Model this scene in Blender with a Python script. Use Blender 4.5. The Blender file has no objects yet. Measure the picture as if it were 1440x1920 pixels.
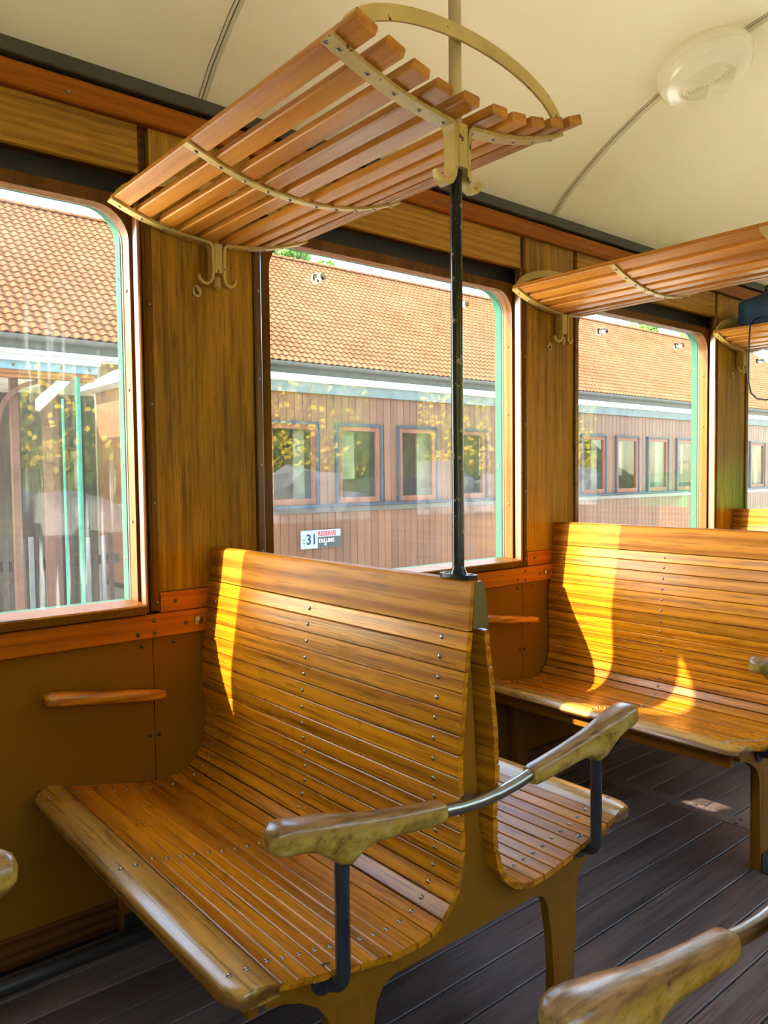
import bpy, bmesh, math, random
from mathutils import Vector, Matrix, Quaternion, noise as mnoise

random.seed(7)
scene = bpy.context.scene
COL = scene.collection

# ------------------------------------------------------------------ camera
cam_d = bpy.data.cameras.new('camera')
cam = bpy.data.objects.new('camera', cam_d); COL.objects.link(cam)
cam_d.sensor_fit = 'HORIZONTAL'; cam_d.sensor_width = 36.0
cam_d.lens = 1458.36 / 1440 * 36.0
cam_d.clip_start = 0.02; cam_d.clip_end = 500
CAM = Vector((0.0, -1.9746, 1.165))
m = Matrix(((0.76584603, 0.0382923, -0.64188282), (-0.64292788, 0.02834131, -0.76540219), (-0.01111721, 0.99886459, 0.04632427)))
cam.matrix_world = Matrix.Translation(CAM) @ m.to_4x4()
scene.camera = cam

# ------------------------------------------------------------------ light
world = bpy.data.worlds.new('world'); scene.world = world; world.use_nodes = True
wn = world.node_tree; bgn = wn.nodes['Background']
sky = wn.nodes.new('ShaderNodeTexSky'); sky.sky_type = 'NISHITA'
sky.sun_disc = False; sky.sun_elevation = math.radians(32); sky.sun_rotation = math.radians(-72)
sky.air_density = 1.0; sky.dust_density = 0.6; sky.ozone_density = 1.2
wt = wn.nodes.new('ShaderNodeMix'); wt.data_type = 'RGBA'; wt.blend_type = 'MULTIPLY'; wt.inputs[0].default_value = 1.0
wt.inputs[7].default_value = (1.06, 1.0, 0.88, 1); wn.links.new(sky.outputs[0], wt.inputs[6])     # hazy warm air
wn.links.new(wt.outputs[2], bgn.inputs['Color']); bgn.inputs['Strength'].default_value = 0.78

SUN = Vector((1.0, -0.33, -0.653)).normalized()
sl = bpy.data.lights.new('sun', 'SUN'); sl.energy = 6.8; sl.angle = math.radians(0.53); sl.color = (1.0, 0.90, 0.72)
so = bpy.data.objects.new('sun', sl); COL.objects.link(so); so.rotation_euler = SUN.to_track_quat('-Z', 'Y').to_euler()
so.location = (-6, 6, 9)

vs = scene.view_settings
vs.view_transform = 'Standard'; vs.look = 'None'; vs.gamma = 1.0; vs.use_curve_mapping = False
vs.exposure = 2.06
scene.cycles.use_denoising = True
scene.cycles.max_bounces = 8; scene.cycles.diffuse_bounces = 4; scene.cycles.glossy_bounces = 3; scene.cycles.transparent_max_bounces = 16
scene.cycles.caustics_reflective = False; scene.cycles.use_adaptive_sampling = True; scene.cycles.adaptive_threshold = 0.09
scene.cycles.sample_clamp_indirect = 6.0

# ------------------------------------------------------------------ materials
def newmat(name):
    mt = bpy.data.materials.new(name); mt.use_nodes = True
    nt = mt.node_tree; b = nt.nodes['Principled BSDF']
    return mt, nt, b
def N(nt, t, **kw):
    n = nt.nodes.new(t)
    for k, v in kw.items(): setattr(n, k, v)
    return n
def L(nt, a, b): nt.links.new(a, b)
def mathn(nt, op, a, b=None, clamp=False):
    n = N(nt, 'ShaderNodeMath', operation=op, use_clamp=clamp)
    for i, v in enumerate((a, b)):
        if v is None: continue
        if isinstance(v, (int, float)): n.inputs[i].default_value = v
        else: L(nt, v, n.inputs[i])
    return n.outputs[0]
def mixc(nt, fac, a, b, mode='MIX'):
    n = N(nt, 'ShaderNodeMix', data_type='RGBA', blend_type=mode)
    for s, v in ((n.inputs[0], fac), (n.inputs[6], a), (n.inputs[7], b)):
        if isinstance(v, (int, float)): s.default_value = v
        elif isinstance(v, tuple): s.default_value = (*v, 1) if len(v) == 3 else v
        else: L(nt, v, s)
    return n.outputs[2]
def coords(nt, scale, rnd=True):
    tc = N(nt, 'ShaderNodeTexCoord'); out = tc.outputs['Object']
    if rnd:
        oi = N(nt, 'ShaderNodeObjectInfo')
        k = mathn(nt, 'MULTIPLY', oi.outputs['Random'], 41.0)
        c = N(nt, 'ShaderNodeCombineXYZ')
        for i in range(3): L(nt, k, c.inputs[i])
        a = N(nt, 'ShaderNodeVectorMath', operation='ADD'); L(nt, out, a.inputs[0]); L(nt, c.outputs[0], a.inputs[1]); out = a.outputs[0]
    mp = N(nt, 'ShaderNodeMapping'); mp.inputs['Scale'].default_value = scale; L(nt, out, mp.inputs[0])
    return mp.outputs[0]
def noise(nt, vec, scale=1.0, detail=4.0, rough=0.55, dist=0.0):
    n = N(nt, 'ShaderNodeTexNoise'); n.inputs['Scale'].default_value = scale; n.inputs['Detail'].default_value = detail
    n.inputs['Roughness'].default_value = rough; n.inputs['Distortion'].default_value = dist; L(nt, vec, n.inputs['Vector'])
    return n.outputs[0]
def ramp(nt, fac, stops):
    r = N(nt, 'ShaderNodeValToRGB'); e = r.color_ramp.elements
    while len(e) < len(stops): e.new(0.5)
    for el, (p, c) in zip(e, stops):
        el.position = p; el.color = (*c, 1) if isinstance(c, tuple) else (c, c, c, 1)
    L(nt, fac, r.inputs[0]); return r.outputs[0]
def bumpn(nt, b, h, strength, dist=0.002):
    n = N(nt, 'ShaderNodeBump'); n.inputs['Strength'].default_value = strength; n.inputs['Distance'].default_value = dist
    L(nt, h, n.inputs['Height']); L(nt, n.outputs[0], b.inputs['Normal'])
def ax(axis, along, across):
    return tuple(along if 'xyz'[i] == axis else across for i in range(3))
def wood(name, c1, c2, axis='y', s=1.0, rough=0.3, coat=0.0, rnd=0.3, bump=0.25, figure=0.45, pores=0.35, spec=0.5):
    mt, nt, b = newmat(name)
    a = noise(nt, coords(nt, ax(axis, 1.5 * s, 48 * s)), 1, 5, 0.6, 0.2)
    p = noise(nt, coords(nt, ax(axis, 8 * s, 230 * s)), 1, 2, 0.5)
    w = N(nt, 'ShaderNodeTexWave', wave_type='RINGS', rings_direction='X' if axis != 'x' else 'Y')
    w.inputs['Scale'].default_value = 1.0; w.inputs['Distortion'].default_value = 6.0; w.inputs['Detail'].default_value = 3
    w.inputs['Detail Scale'].default_value = 0.9
    L(nt, coords(nt, ax(axis, 0.9 * s, 11 * s)), w.inputs['Vector'])
    f = mathn(nt, 'ADD', mathn(nt, 'MULTIPLY', a, 1 - figure), mathn(nt, 'MULTIPLY', w.outputs['Fac'], figure))
    mid = tuple((u * 0.6 + v * 0.4) for u, v in zip(c1, c2))
    col = ramp(nt, f, [(0.22, c2), (0.48, mid), (0.72, c1)])
    pm = ramp(nt, p, [(0.34, 1.0 - pores), (0.46, 1.0)])
    col = mixc(nt, 1.0, col, pm, 'MULTIPLY')
    oi = N(nt, 'ShaderNodeObjectInfo')
    v = mathn(nt, 'ADD', mathn(nt, 'MULTIPLY', oi.outputs['Random'], rnd), 1 - rnd / 2)
    vc = N(nt, 'ShaderNodeCombineXYZ')
    for i in range(3): L(nt, v, vc.inputs[i])
    col = mixc(nt, 1.0, col, vc.outputs[0], 'MULTIPLY')
    L(nt, col, b.inputs['Base Color'])
    rr = noise(nt, coords(nt, (6, 6, 6)), 1, 3)
    L(nt, mathn(nt, 'ADD', mathn(nt, 'MULTIPLY', rr, 0.22), rough - 0.11), b.inputs['Roughness'])
    b.inputs['Specular IOR Level'].default_value = spec; b.inputs['Coat Weight'].default_value = coat; b.inputs['Coat Roughness'].default_value = 0.12
    h = mathn(nt, 'ADD', mathn(nt, 'MULTIPLY', f, 0.5), p)
    bumpn(nt, b, h, bump, 0.001)
    return mt
def paint(name, c, rough=0.45, chip=None, chip_at=0.66, metal=0.0, var=0.12, scale=30, bump=0.05, spec=0.5):
    mt, nt, b = newmat(name)
    n1 = noise(nt, coords(nt, (scale * .25,) * 3), 1, 4)
    dark = tuple(x * (1 - var * 2) for x in c); lite = tuple(min(1, x * (1 + var)) for x in c)
    col = ramp(nt, n1, [(0.3, dark), (0.7, lite)])
    if chip:
        n2 = noise(nt, coords(nt, (scale,) * 3), 1, 5, 0.65)
        f = ramp(nt, n2, [(chip_at, 0.0), (chip_at + 0.015, 1.0)])
        col = mixc(nt, f, col, chip)
        bumpn(nt, b, mathn(nt, 'SUBTRACT', 1.0, f), 0.4, 0.001)
    elif bump: bumpn(nt, b, noise(nt, coords(nt, (scale * 2,) * 3), 1, 2), bump)
    L(nt, col, b.inputs['Base Color']); b.inputs['Roughness'].default_value = rough; b.inputs['Metallic'].default_value = metal
    b.inputs['Specular IOR Level'].default_value = spec
    return mt
def grip_mat():
    mt, nt, b = newmat('worn_grip_oak')
    a = noise(nt, coords(nt, (3, 120, 120)), 1, 5, 0.6)
    bare = ramp(nt, a, [(0.3, (0.06, 0.028, 0.010)), (0.46, (0.20, 0.095, 0.030)), (0.72, (0.36, 0.185, 0.062))])
    n2 = noise(nt, coords(nt, (26, 40, 40)), 1, 5, 0.7)
    pnt = ramp(nt, n2, [(0.35, (0.14, 0.08, 0.015)), (0.52, (0.38, 0.22, 0.03)), (0.72, (0.52, 0.38, 0.13))])
    g = N(nt, 'ShaderNodeTexCoord'); sx = N(nt, 'ShaderNodeSeparateXYZ'); L(nt, g.outputs['Normal'], sx.inputs[0])
    up = mathn(nt, 'ADD', sx.outputs[2], mathn(nt, 'MULTIPLY', mathn(nt, 'SUBTRACT', n2, 0.5), 1.2))
    f = ramp(nt, up, [(0.10, 0.0), (0.42, 1.0)])
    L(nt, mixc(nt, f, pnt, bare), b.inputs['Base Color'])
    b.inputs['Roughness'].default_value = 0.28; bumpn(nt, b, a, 0.3, 0.001)
    return mt
def glass_mat(name, dirt=0.05, tint=(0.93, 0.97, 0.95), refl=1.0, streak=False):
    mt = bpy.data.materials.new(name); mt.use_nodes = True; nt = mt.node_tree; nt.nodes.clear()
    out = N(nt, 'ShaderNodeOutputMaterial')
    tr = N(nt, 'ShaderNodeBsdfTransparent'); tr.inputs[0].default_value = (*tint, 1)
    gl = N(nt, 'ShaderNodeBsdfGlossy'); gl.inputs['Roughness'].default_value = 0.012; gl.inputs['Color'].default_value = (1, 1, 1, 1)
    geo = N(nt, 'ShaderNodeNewGeometry')
    d = N(nt, 'ShaderNodeVectorMath', operation='DOT_PRODUCT'); L(nt, geo.outputs['Normal'], d.inputs[0]); L(nt, geo.outputs['Incoming'], d.inputs[1])
    c = mathn(nt, 'SUBTRACT', 1.0, mathn(nt, 'ABSOLUTE', d.outputs['Value']))
    fr = mathn(nt, 'ADD', mathn(nt, 'MULTIPLY', mathn(nt, 'POWER', c, 5.0), 0.5 * refl), 0.036 * refl)
    m1 = N(nt, 'ShaderNodeMixShader'); L(nt, fr, m1.inputs[0]); L(nt, tr.outputs[0], m1.inputs[1]); L(nt, gl.outputs[0], m1.inputs[2])
    di = N(nt, 'ShaderNodeBsdfTranslucent'); di.inputs[0].default_value = (0.85, 0.85, 0.8, 1)
    dd = N(nt, 'ShaderNodeBsdfDiffuse'); dd.inputs[0].default_value = (0.7, 0.7, 0.66, 1)
    md = N(nt, 'ShaderNodeMixShader'); md.inputs[0].default_value = 0.5; L(nt, di.outputs[0], md.inputs[1]); L(nt, dd.outputs[0], md.inputs[2])
    n1 = noise(nt, coords(nt, (3, 3, 3)), 1, 5, 0.6)
    f = ramp(nt, n1, [(0.3, dirt * 0.5), (0.75, dirt * 1.6)])
    if streak:
        n2 = noise(nt, coords(nt, (55, 1, 2.2)), 1, 3, 0.6)
        n3 = noise(nt, coords(nt, (2.2, 2, 2.2)), 1, 2)
        f2 = mathn(nt, 'MULTIPLY', ramp(nt, n2, [(0.58, 0.0), (0.68, 0.10)]), ramp(nt, n3, [(0.45, 0.0), (0.62, 1.0)]))
        f = mathn(nt, 'ADD', f, f2, True)
    m2 = N(nt, 'ShaderNodeMixShader'); L(nt, f, m2.inputs[0]); L(nt, m1.outputs[0], m2.inputs[1]); L(nt, md.outputs[0], m2.inputs[2])
    L(nt, m2.outputs[0], out.inputs[0])
    return mt

M = {}
M['bench'] = wood('varnished_oak_slat', (0.52, 0.185, 0.006), (0.24, 0.066, 0.0015), 'y', 1.0, 0.30, 0.03, 0.34, 0.3, 0.3, 0.45, spec=0.22)
M['topboard'] = wood('varnished_oak_board', (0.50, 0.185, 0.016), (0.24, 0.07, 0.005), 'y', 0.8, 0.40, 0.0, 0.15, 0.2, spec=0.06)
M['frontboard'] = wood('worn_oak_board', (0.44, 0.22, 0.035), (0.14, 0.052, 0.008), 'y', 0.55, 0.27, 0.15, 0.15, 0.4, 0.75, 0.5)
M['rackwood'] = wood('rack_slat_wood', (0.58, 0.235, 0.03), (0.31, 0.095, 0.009), 'y', 1.0, 0.34, 0.02, 0.3, 0.1, 0.25, 0.15, spec=0.22)
M['veneer'] = wood('oak_veneer_upright', (0.52, 0.245, 0.012), (0.15, 0.055, 0.002), 'z', 1.7, 0.42, 0.0, 0.12, 0.3, 0.25, 0.4, spec=0.25)
M['veneer_x'] = wood('oak_veneer_level', (0.52, 0.25, 0.018), (0.24, 0.095, 0.004), 'x', 1.2, 0.42, 0.0, 0.15, 0.25, 0.22, spec=0.25)
M['rail'] = wood('orange_stained_rail', (0.52, 0.135, 0.003), (0.29, 0.062, 0.0015), 'x', 1.0, 0.40, 0.05, 0.1, 0.15, 0.2, 0.25, spec=0.3)
M['cornice'] = wood('brown_cornice', (0.38, 0.105, 0.002), (0.22, 0.05, 0.001), 'x', 1.0, 0.42, 0.0, 0.1, 0.15, 0.2, 0.25, spec=0.15)
M['framewood'] = wood('window_frame_wood', (0.17, 0.065, 0.009), (0.085, 0.028, 0.004), 'z', 1.0, 0.35, 0.1, 0.1, 0.15, 0.25, 0.25, spec=0.2)
M['darkwood'] = wood('dark_stained_wood', (0.13, 0.045, 0.010), (0.06, 0.018, 0.004), 'x', 1.0, 0.4, 0.0, 0.1, 0.15, spec=0.3)
M['beadwood'] = wood('dark_bead_wood', (0.20, 0.065, 0.012), (0.09, 0.027, 0.005), 'z', 1.0, 0.3, 0.2, 0.1, 0.1)
M['floorwood'] = wood('dark_floor_plank', (0.15, 0.108, 0.090), (0.045, 0.031, 0.027), 'x', 0.8, 0.42, 0.0, 0.55, 0.6, 0.25, 0.45)
M['grip'] = grip_mat()
M['wallgrip'] = wood('armrest_wood', (0.60, 0.20, 0.012), (0.32, 0.085, 0.005), 'x', 1.2, 0.28, 0.3, 0.1, 0.2)
M['wainscot'] = paint('ochre_wall_paint', (0.215, 0.078, 0.001), 0.6, None, var=0.04, scale=10, bump=0.03, spec=0.2)
M['benchpaint'] = paint('ochre_frame_paint', (0.21, 0.074, 0.001), 0.5, (0.09, 0.05, 0.02), 0.72, var=0.1, scale=22, spec=0.3)
M['cream'] = paint('cream_rack_paint', (0.56, 0.385, 0.10), 0.45, (0.07, 0.028, 0.012), 0.645, var=0.12, scale=34)
M['polecream'] = paint('cream_pole_paint', (0.52, 0.38, 0.16), 0.42, (0.10, 0.035, 0.015), 0.68, var=0.12, scale=30)
M['poleblack'] = paint('black_pole_paint', (0.008, 0.008, 0.008), 0.22, (0.22, 0.17, 0.08), 0.605, var=0.2, scale=40)
M['capolive'] = paint('olive_end_paint', (0.11, 0.07, 0.012), 0.45, (0.09, 0.05, 0.02), 0.66, scale=30)
M['ceiling'] = paint('cream_ceiling_paint', (0.91, 0.80, 0.53), 0.55, None, var=0.02, scale=6, bump=0.05)
M['ceiltrim'] = paint('cream_batten_paint', (0.89, 0.79, 0.54), 0.45, None, var=0.03)
M['seam'] = paint('dark_seam_filler', (0.22, 0.18, 0.10), 0.7)
M['greytrim'] = paint('dark_olive_strip_paint', (0.055, 0.043, 0.024), 0.5)
M['blackrecess'] = paint('black_recess_paint', (0.014, 0.011, 0.006), 0.6)
M['green'] = paint('mint_green_paint', (0.018, 0.075, 0.048), 0.4, None, var=0.06)
M['gasket'] = paint('black_rubber', (0.012, 0.013, 0.013), 0.5)
M['steel'] = paint('dull_steel', (0.30, 0.29, 0.28), 0.3, None, metal=1.0)
M['tubesteel'] = paint('brushed_steel_tube', (0.34, 0.35, 0.34), 0.3, None, metal=1.0, var=0.15)
M['darksteel'] = paint('dark_painted_tube', (0.025, 0.026, 0.03), 0.25, None, var=0.2)
M['screw'] = paint('screw_steel', (0.30, 0.26, 0.22), 0.3, None, metal=1.0)
M['darkscrew'] = paint('dark_screw_steel', (0.12, 0.09, 0.06), 0.35, None, metal=1.0)
M['chrome'] = paint('chrome', (0.75, 0.75, 0.72), 0.12, None, metal=1.0, var=0.02, bump=0)
M['lamp'] = paint('cream_lamp_plastic', (0.88, 0.79, 0.57), 0.2, None, var=0.02, bump=0)
M['iron'] = paint('black_iron', (0.02, 0.018, 0.016), 0.4)
M['glass'] = glass_mat('window_glass', 0.010, (0.985, 0.995, 0.99))
M['glassdirty'] = glass_mat('dirty_window_glass', 0.016, (0.98, 0.99, 0.985), 1.0, True)
M['bag'] = paint('navy_bag_cloth', (0.010, 0.045, 0.085), 0.75, None, var=0.25, scale=20)
M['strap'] = paint('black_webbing', (0.012, 0.012, 0.014), 0.7)
M['passenger'] = paint('bright_green_cloth', (0.05, 0.72, 0.12), 0.7, None, var=0.12)
# outside
M['plank'] = wood('carriage_plank', (0.12, 0.052, 0.027), (0.072, 0.027, 0.013), 'z', 0.5, 0.5, 0.0, 0.3, 0.1, 0.2, 0.15, spec=0.12)
M['sash'] = wood('carriage_sash_wood', (0.16, 0.06, 0.035), (0.10, 0.035, 0.02), 'z', 0.6, 0.4, 0.0, 0.1)
M['navyframe'] = paint('blue_black_trim', (0.025, 0.035, 0.05), 0.3)
M['whiteroof'] = paint('white_roof_edge', (0.42, 0.42, 0.41), 0.5)
M['fascia'] = paint('grey_fascia', (0.10, 0.12, 0.115), 0.5)
M['bluefascia'] = paint('blue_grey_fascia', (0.10, 0.165, 0.21), 0.45, None, var=0.08)
M['inside'] = paint('carriage_interior', (0.16, 0.14, 0.10), 0.7)
M['seatdark'] = paint('dark_seat', (0.03, 0.03, 0.05), 0.7)
M['curtain'] = paint('cream_curtain', (0.22, 0.20, 0.13), 0.9)
M['pane'] = glass_mat('carriage_pane', 0.004, (0.80, 0.84, 0.82), 0.3)
M['signwhite'] = paint('sign_white', (0.20, 0.235, 0.245), 0.4, var=0.02)
M['signgrey'] = paint('sign_grey', (0.035, 0.042, 0.042), 0.5, var=0.02)
M['ink'] = paint('sign_ink', (0.015, 0.03, 0.04), 0.6, var=0.0)
M['redink'] = paint('sign_red_ink', (0.26, 0.02, 0.03), 0.6, var=0.0)
M['chalk'] = paint('chalk', (0.4, 0.4, 0.4), 0.8, var=0.0)
M['render_wall'] = paint('plaster_wall', (0.10, 0.075, 0.05), 0.8)  # shade under the eaves is put into this dark plaster colour
M['gutter'] = paint('zinc_gutter', (0.07, 0.068, 0.06), 0.55, None, metal=0.0)
M['brownpost'] = paint('brown_post_paint', (0.09, 0.045, 0.03), 0.5)
M['beam'] = wood('canopy_beam_wood', (0.20, 0.085, 0.035), (0.11, 0.04, 0.018), 'x', 0.6, 0.5)
M['greenpost'] = paint('dark_green_post_paint', (0.03, 0.14, 0.09), 0.4)
M['picket'] = wood('weathered_picket', (0.045, 0.036, 0.03), (0.02, 0.016, 0.014), 'z', 0.6, 0.7, 0.0, 0.8)
M['palepicket'] = paint('pale_picket_paint', (0.12, 0.12, 0.12), 0.6)
def tile_mat():
    mt, nt, b = newmat('clay_tile')
    n1 = noise(nt, coords(nt, (0.9, 0.9, 0.9), False), 1, 4)
    n2 = noise(nt, coords(nt, (5.3, 5.3, 5.3), True), 1, 2)
    n3 = noise(nt, coords(nt, (7, 7, 7), False), 1, 4, 0.7)
    f = mathn(nt, 'ADD', mathn(nt, 'MULTIPLY', n1, 0.5), mathn(nt, 'MULTIPLY', n2, 0.5))
    col = ramp(nt, f, [(0.3, (0.13, 0.042, 0.013)), (0.5, (0.17, 0.064, 0.023)), (0.7, (0.20, 0.088, 0.036))])
    col = mixc(nt, ramp(nt, n3, [(0.70, 0.0), (0.76, 0.6)]), col, (0.22, 0.20, 0.05))
    L(nt, col, b.inputs['Base Color']); b.inputs['Roughness'].default_value = 0.9; b.inputs['Specular IOR Level'].default_value = 0.1
    return mt
M['tile'] = tile_mat()
def foliage_mat(name, a, b_, c):
    mt, nt, b = newmat(name)
    n1 = noise(nt, coords(nt, (1.3,) * 3, False), 1, 5, 0.7)
    L(nt, ramp(nt, n1, [(0.3, a), (0.5, b_), (0.7, c)]), b.inputs['Base Color']); b.inputs['Roughness'].default_value = 0.7
    return mt
M['leaf'] = foliage_mat('tree_leaves', (0.05, 0.11, 0.02), (0.11, 0.2, 0.03), (0.22, 0.30, 0.05))
M['bank'] = foliage_mat('grassy_bank', (0.12, 0.085, 0.025), (0.17, 0.25, 0.025), (0.30, 0.40, 0.045))
M['bush'] = foliage_mat('bank_shrubs', (0.06, 0.055, 0.015), (0.15, 0.17, 0.03), (0.28, 0.27, 0.05))
M['flower'] = paint('yellow_petals', (0.75, 0.55, 0.02), 0.6)
M['rock'] = foliage_mat('pale_limestone', (0.20, 0.19, 0.17), (0.32, 0.31, 0.28), (0.42, 0.40, 0.37))
M['bark'] = paint('bark', (0.09, 0.06, 0.04), 0.9)
M['gravel'] = foliage_mat('gravel_ground', (0.70, 0.64, 0.51), (0.77, 0.71, 0.57), (0.83, 0.77, 0.62))

for k in ('green', 'framewood', 'sash', 'navyframe', 'whiteroof', 'fascia', 'bluefascia', 'inside', 'seatdark', 'curtain', 'signwhite', 'signgrey', 'ink', 'redink', 'chalk', 'render_wall', 'gutter', 'brownpost', 'beam', 'greenpost',
          'picket', 'palepicket', 'leaf', 'bank', 'bush', 'flower', 'rock', 'bark', 'gravel'):
    M[k].node_tree.nodes['Principled BSDF'].inputs['Specular IOR Level'].default_value = 0.03 if k != 'framewood' else 0.08   # weathered, matt
# ------------------------------------------------------------------ geometry helpers
class G:
    def __init__(s, t=None): s.v = []; s.f = []; s.t = t
    def add(s, vs, fs):
        o = len(s.v); s.v += [tuple(s.t(Vector(p))) if s.t else tuple(p) for p in vs]; s.f += [tuple(o + i for i in f) for f in fs]; return s
    def prism(s, poly, axis, a, b):
        n = len(poly); vs = []
        for c in (a, b):
            for u, w in poly: vs.append({'x': (c, u, w), 'y': (u, c, w), 'z': (u, w, c)}[axis])
        fs = [tuple(range(n)), tuple(range(2 * n - 1, n - 1, -1))] + [(i, i + n, (i + 1) % n + n, (i + 1) % n) for i in range(n)]
        return s.add(vs, fs)
    def box(s, x0, x1, y0, y1, z0, z1, c=0.0, axis='x'):
        u0, u1, w0, w1, a, b = {'x': (y0, y1, z0, z1, x0, x1), 'y': (x0, x1, z0, z1, y0, y1), 'z': (x0, x1, y0, y1, z0, z1)}[axis]
        if c: poly = [(u0 + c, w0), (u1 - c, w0), (u1, w0 + c), (u1, w1 - c), (u1 - c, w1), (u0 + c, w1), (u0, w1 - c), (u0, w0 + c)]
        else: poly = [(u0, w0), (u1, w0), (u1, w1), (u0, w1)]
        return s.prism(poly, axis, a, b)
    def tube(s, path, r, n=10, caps=True):
        P = [Vector(p) for p in path]; rs = r if isinstance(r, (list, tuple)) else [r] * len(P)
        T = [(P[min(i + 1, len(P) - 1)] - P[max(i - 1, 0)]).normalized() for i in range(len(P))]
        up = Vector((0, 0, 1)) if abs(T[0].z) < 0.9 else Vector((1, 0, 0)); u = T[0].cross(up).normalized(); vs = []
        for i, p in enumerate(P):
            u = (u - T[i] * u.dot(T[i])).normalized(); w = T[i].cross(u)
            for k in range(n):
                a = 2 * math.pi * k / n; vs.append(p + (u * math.cos(a) + w * math.sin(a)) * rs[i])
        fs = []
        for i in range(len(P) - 1):
            for k in range(n): fs.append((i * n + k, i * n + (k + 1) % n, (i + 1) * n + (k + 1) % n, (i + 1) * n + k))
        if caps: fs += [tuple(range(n)), tuple(range(len(vs) - n, len(vs)))]
        return s.add(vs, fs)
    def lathe(s, prof, o, d, n=24):
        d = Vector(d).normalized(); u = d.orthogonal().normalized(); w = d.cross(u); o = Vector(o); vs = []; fs = []
        for r, h in prof:
            for k in range(n):
                a = 2 * math.pi * k / n; vs.append(o + d * h + (u * math.cos(a) + w * math.sin(a)) * r)
        for i in range(len(prof) - 1):
            for k in range(n): fs.append((i * n + k, i * n + (k + 1) % n, (i + 1) * n + (k + 1) % n, (i + 1) * n + k))
        if prof[0][0] > 1e-6: fs.append(tuple(range(n)))
        if prof[-1][0] > 1e-6: fs.append(tuple(range(len(vs) - n, len(vs))))
        return s.add(vs, fs)
    def bar(s, path, y0, y1, th, taper=0):                     # flat strip following an xz path
        P = [Vector((a, b)) for a, b in path]; A = []; B = []
        for i, p in enumerate(P):
            t = (P[min(i + 1, len(P) - 1)] - P[max(i - 1, 0)]).normalized(); nn = Vector((-t.y, t.x)) * th / 2
            A.append(p + nn); B.append(p - nn)
        vs = []; n = len(P)
        for i in range(n):
            k = 1.0 if not taper or i < n - taper else 1 - .65 * (i - n + taper + 1) / taper; ym, hy = (y0 + y1) / 2, (y1 - y0) / 2 * k
            for q, y in ((A[i], ym - hy), (A[i], ym + hy), (B[i], ym + hy), (B[i], ym - hy)): vs.append((q.x, y, q.y))
        fs = [(0, 1, 2, 3), (4 * n - 1, 4 * n - 2, 4 * n - 3, 4 * n - 4)]
        for i in range(n - 1):
            for k in range(4): fs.append((4 * i + k, 4 * i + (k + 1) % 4, 4 * i + 4 + (k + 1) % 4, 4 * i + 4 + k))
        return s.add(vs, fs)
    def loft(s, rings):
        n = len(rings[0]); vs = [p for r in rings for p in r]; fs = []
        for i in range(len(rings) - 1):
            for k in range(n): fs.append((i * n + k, i * n + (k + 1) % n, (i + 1) * n + (k + 1) % n, (i + 1) * n + k))
        fs += [tuple(range(n)), tuple(range(len(vs) - n, len(vs)))]
        return s.add(vs, fs)
    def mesh(s, name, mat, smooth=35):
        me = bpy.data.meshes.new(name); me.from_pydata(s.v, [], s.f)
        bm = bmesh.new(); bm.from_mesh(me); bmesh.ops.recalc_face_normals(bm, faces=bm.faces[:]); bm.to_mesh(me); bm.free()
        if smooth:
            me.polygons.foreach_set('use_smooth', [True] * len(me.polygons)); me.set_sharp_from_angle(angle=math.radians(smooth))
        me.materials.append(M[mat] if isinstance(mat, str) else mat)
        return me
    def build(s, name, mat, parent=None, smooth=35): return put(name, s.mesh(name, mat, smooth), parent)
def put(name, me, parent=None, loc=None):
    o = bpy.data.objects.new(name, me); COL.objects.link(o)
    if parent: o.parent = parent
    if loc: o.location = loc
    return o
def empty(name, loc=(0, 0, 0)):
    o = bpy.data.objects.new(name, None); COL.objects.link(o); o.location = loc; o.empty_display_size = 0.1; return o
def tag(o, label=None, cat=None, group=None, kind=None):
    if label: o['label'] = label
    if cat: o['category'] = cat
    if group: o['group'] = group
    if kind: o['kind'] = kind
    return o
KIDS = {}
def copy_tree(o, parent=None, skip=()):
    c = o.copy(); COL.objects.link(c)
    if parent: c.parent = parent
    for ch in list(o.children):
        if ch.name.split('.')[0] in skip: continue
        copy_tree(ch, c, skip)
    return c
def bez(p0, p1, p2, n=6):
    return [tuple((1 - t) ** 2 * a + 2 * (1 - t) * t * b + t * t * c for a, b, c in zip(p0, p1, p2)) for t in [i / n for i in range(n + 1)]]
def dome(r, h): return [(r, -0.001), (r, 0.0), (r * 0.92, h * 0.45), (r * 0.66, h * 0.8), (r * 0.3, h * 0.97), (0.0, h)]
SCREW = G().lathe(dome(0.0047, 0.0032), (0, 0, 0), (0, 0, 1), 9).mesh('screw', 'screw')
FLATSCREW = G().lathe(dome(0.0062, 0.0022), (0, 0, 0), (0, 0, 1), 10).mesh('screw', 'darkscrew')
def screw(parent, loc, nrm, me=None):
    o = put('screw', me or SCREW, parent, loc); o.rotation_mode = 'QUATERNION'; o.rotation_quaternion = Vector((0, 0, 1)).rotation_difference(Vector(nrm)); return o

# ------------------------------------------------------------------ the carriage shell
YN = -2.55                       # inner face of the opposite wall
XA, XB = -2.2, 7.25
WP = 1.515
OPEN_FAR = OPEN = [(0.11, 0.82)] + [(1.245 + WP * i, 2.335 + WP * i) for i in range(4)]
Z0, Z1, RC = 0.838, 1.868, 0.085
PIL = [(OPEN[i][1] + 0.006, OPEN[i + 1][0] - 0.05) for i in range(4)]

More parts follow.
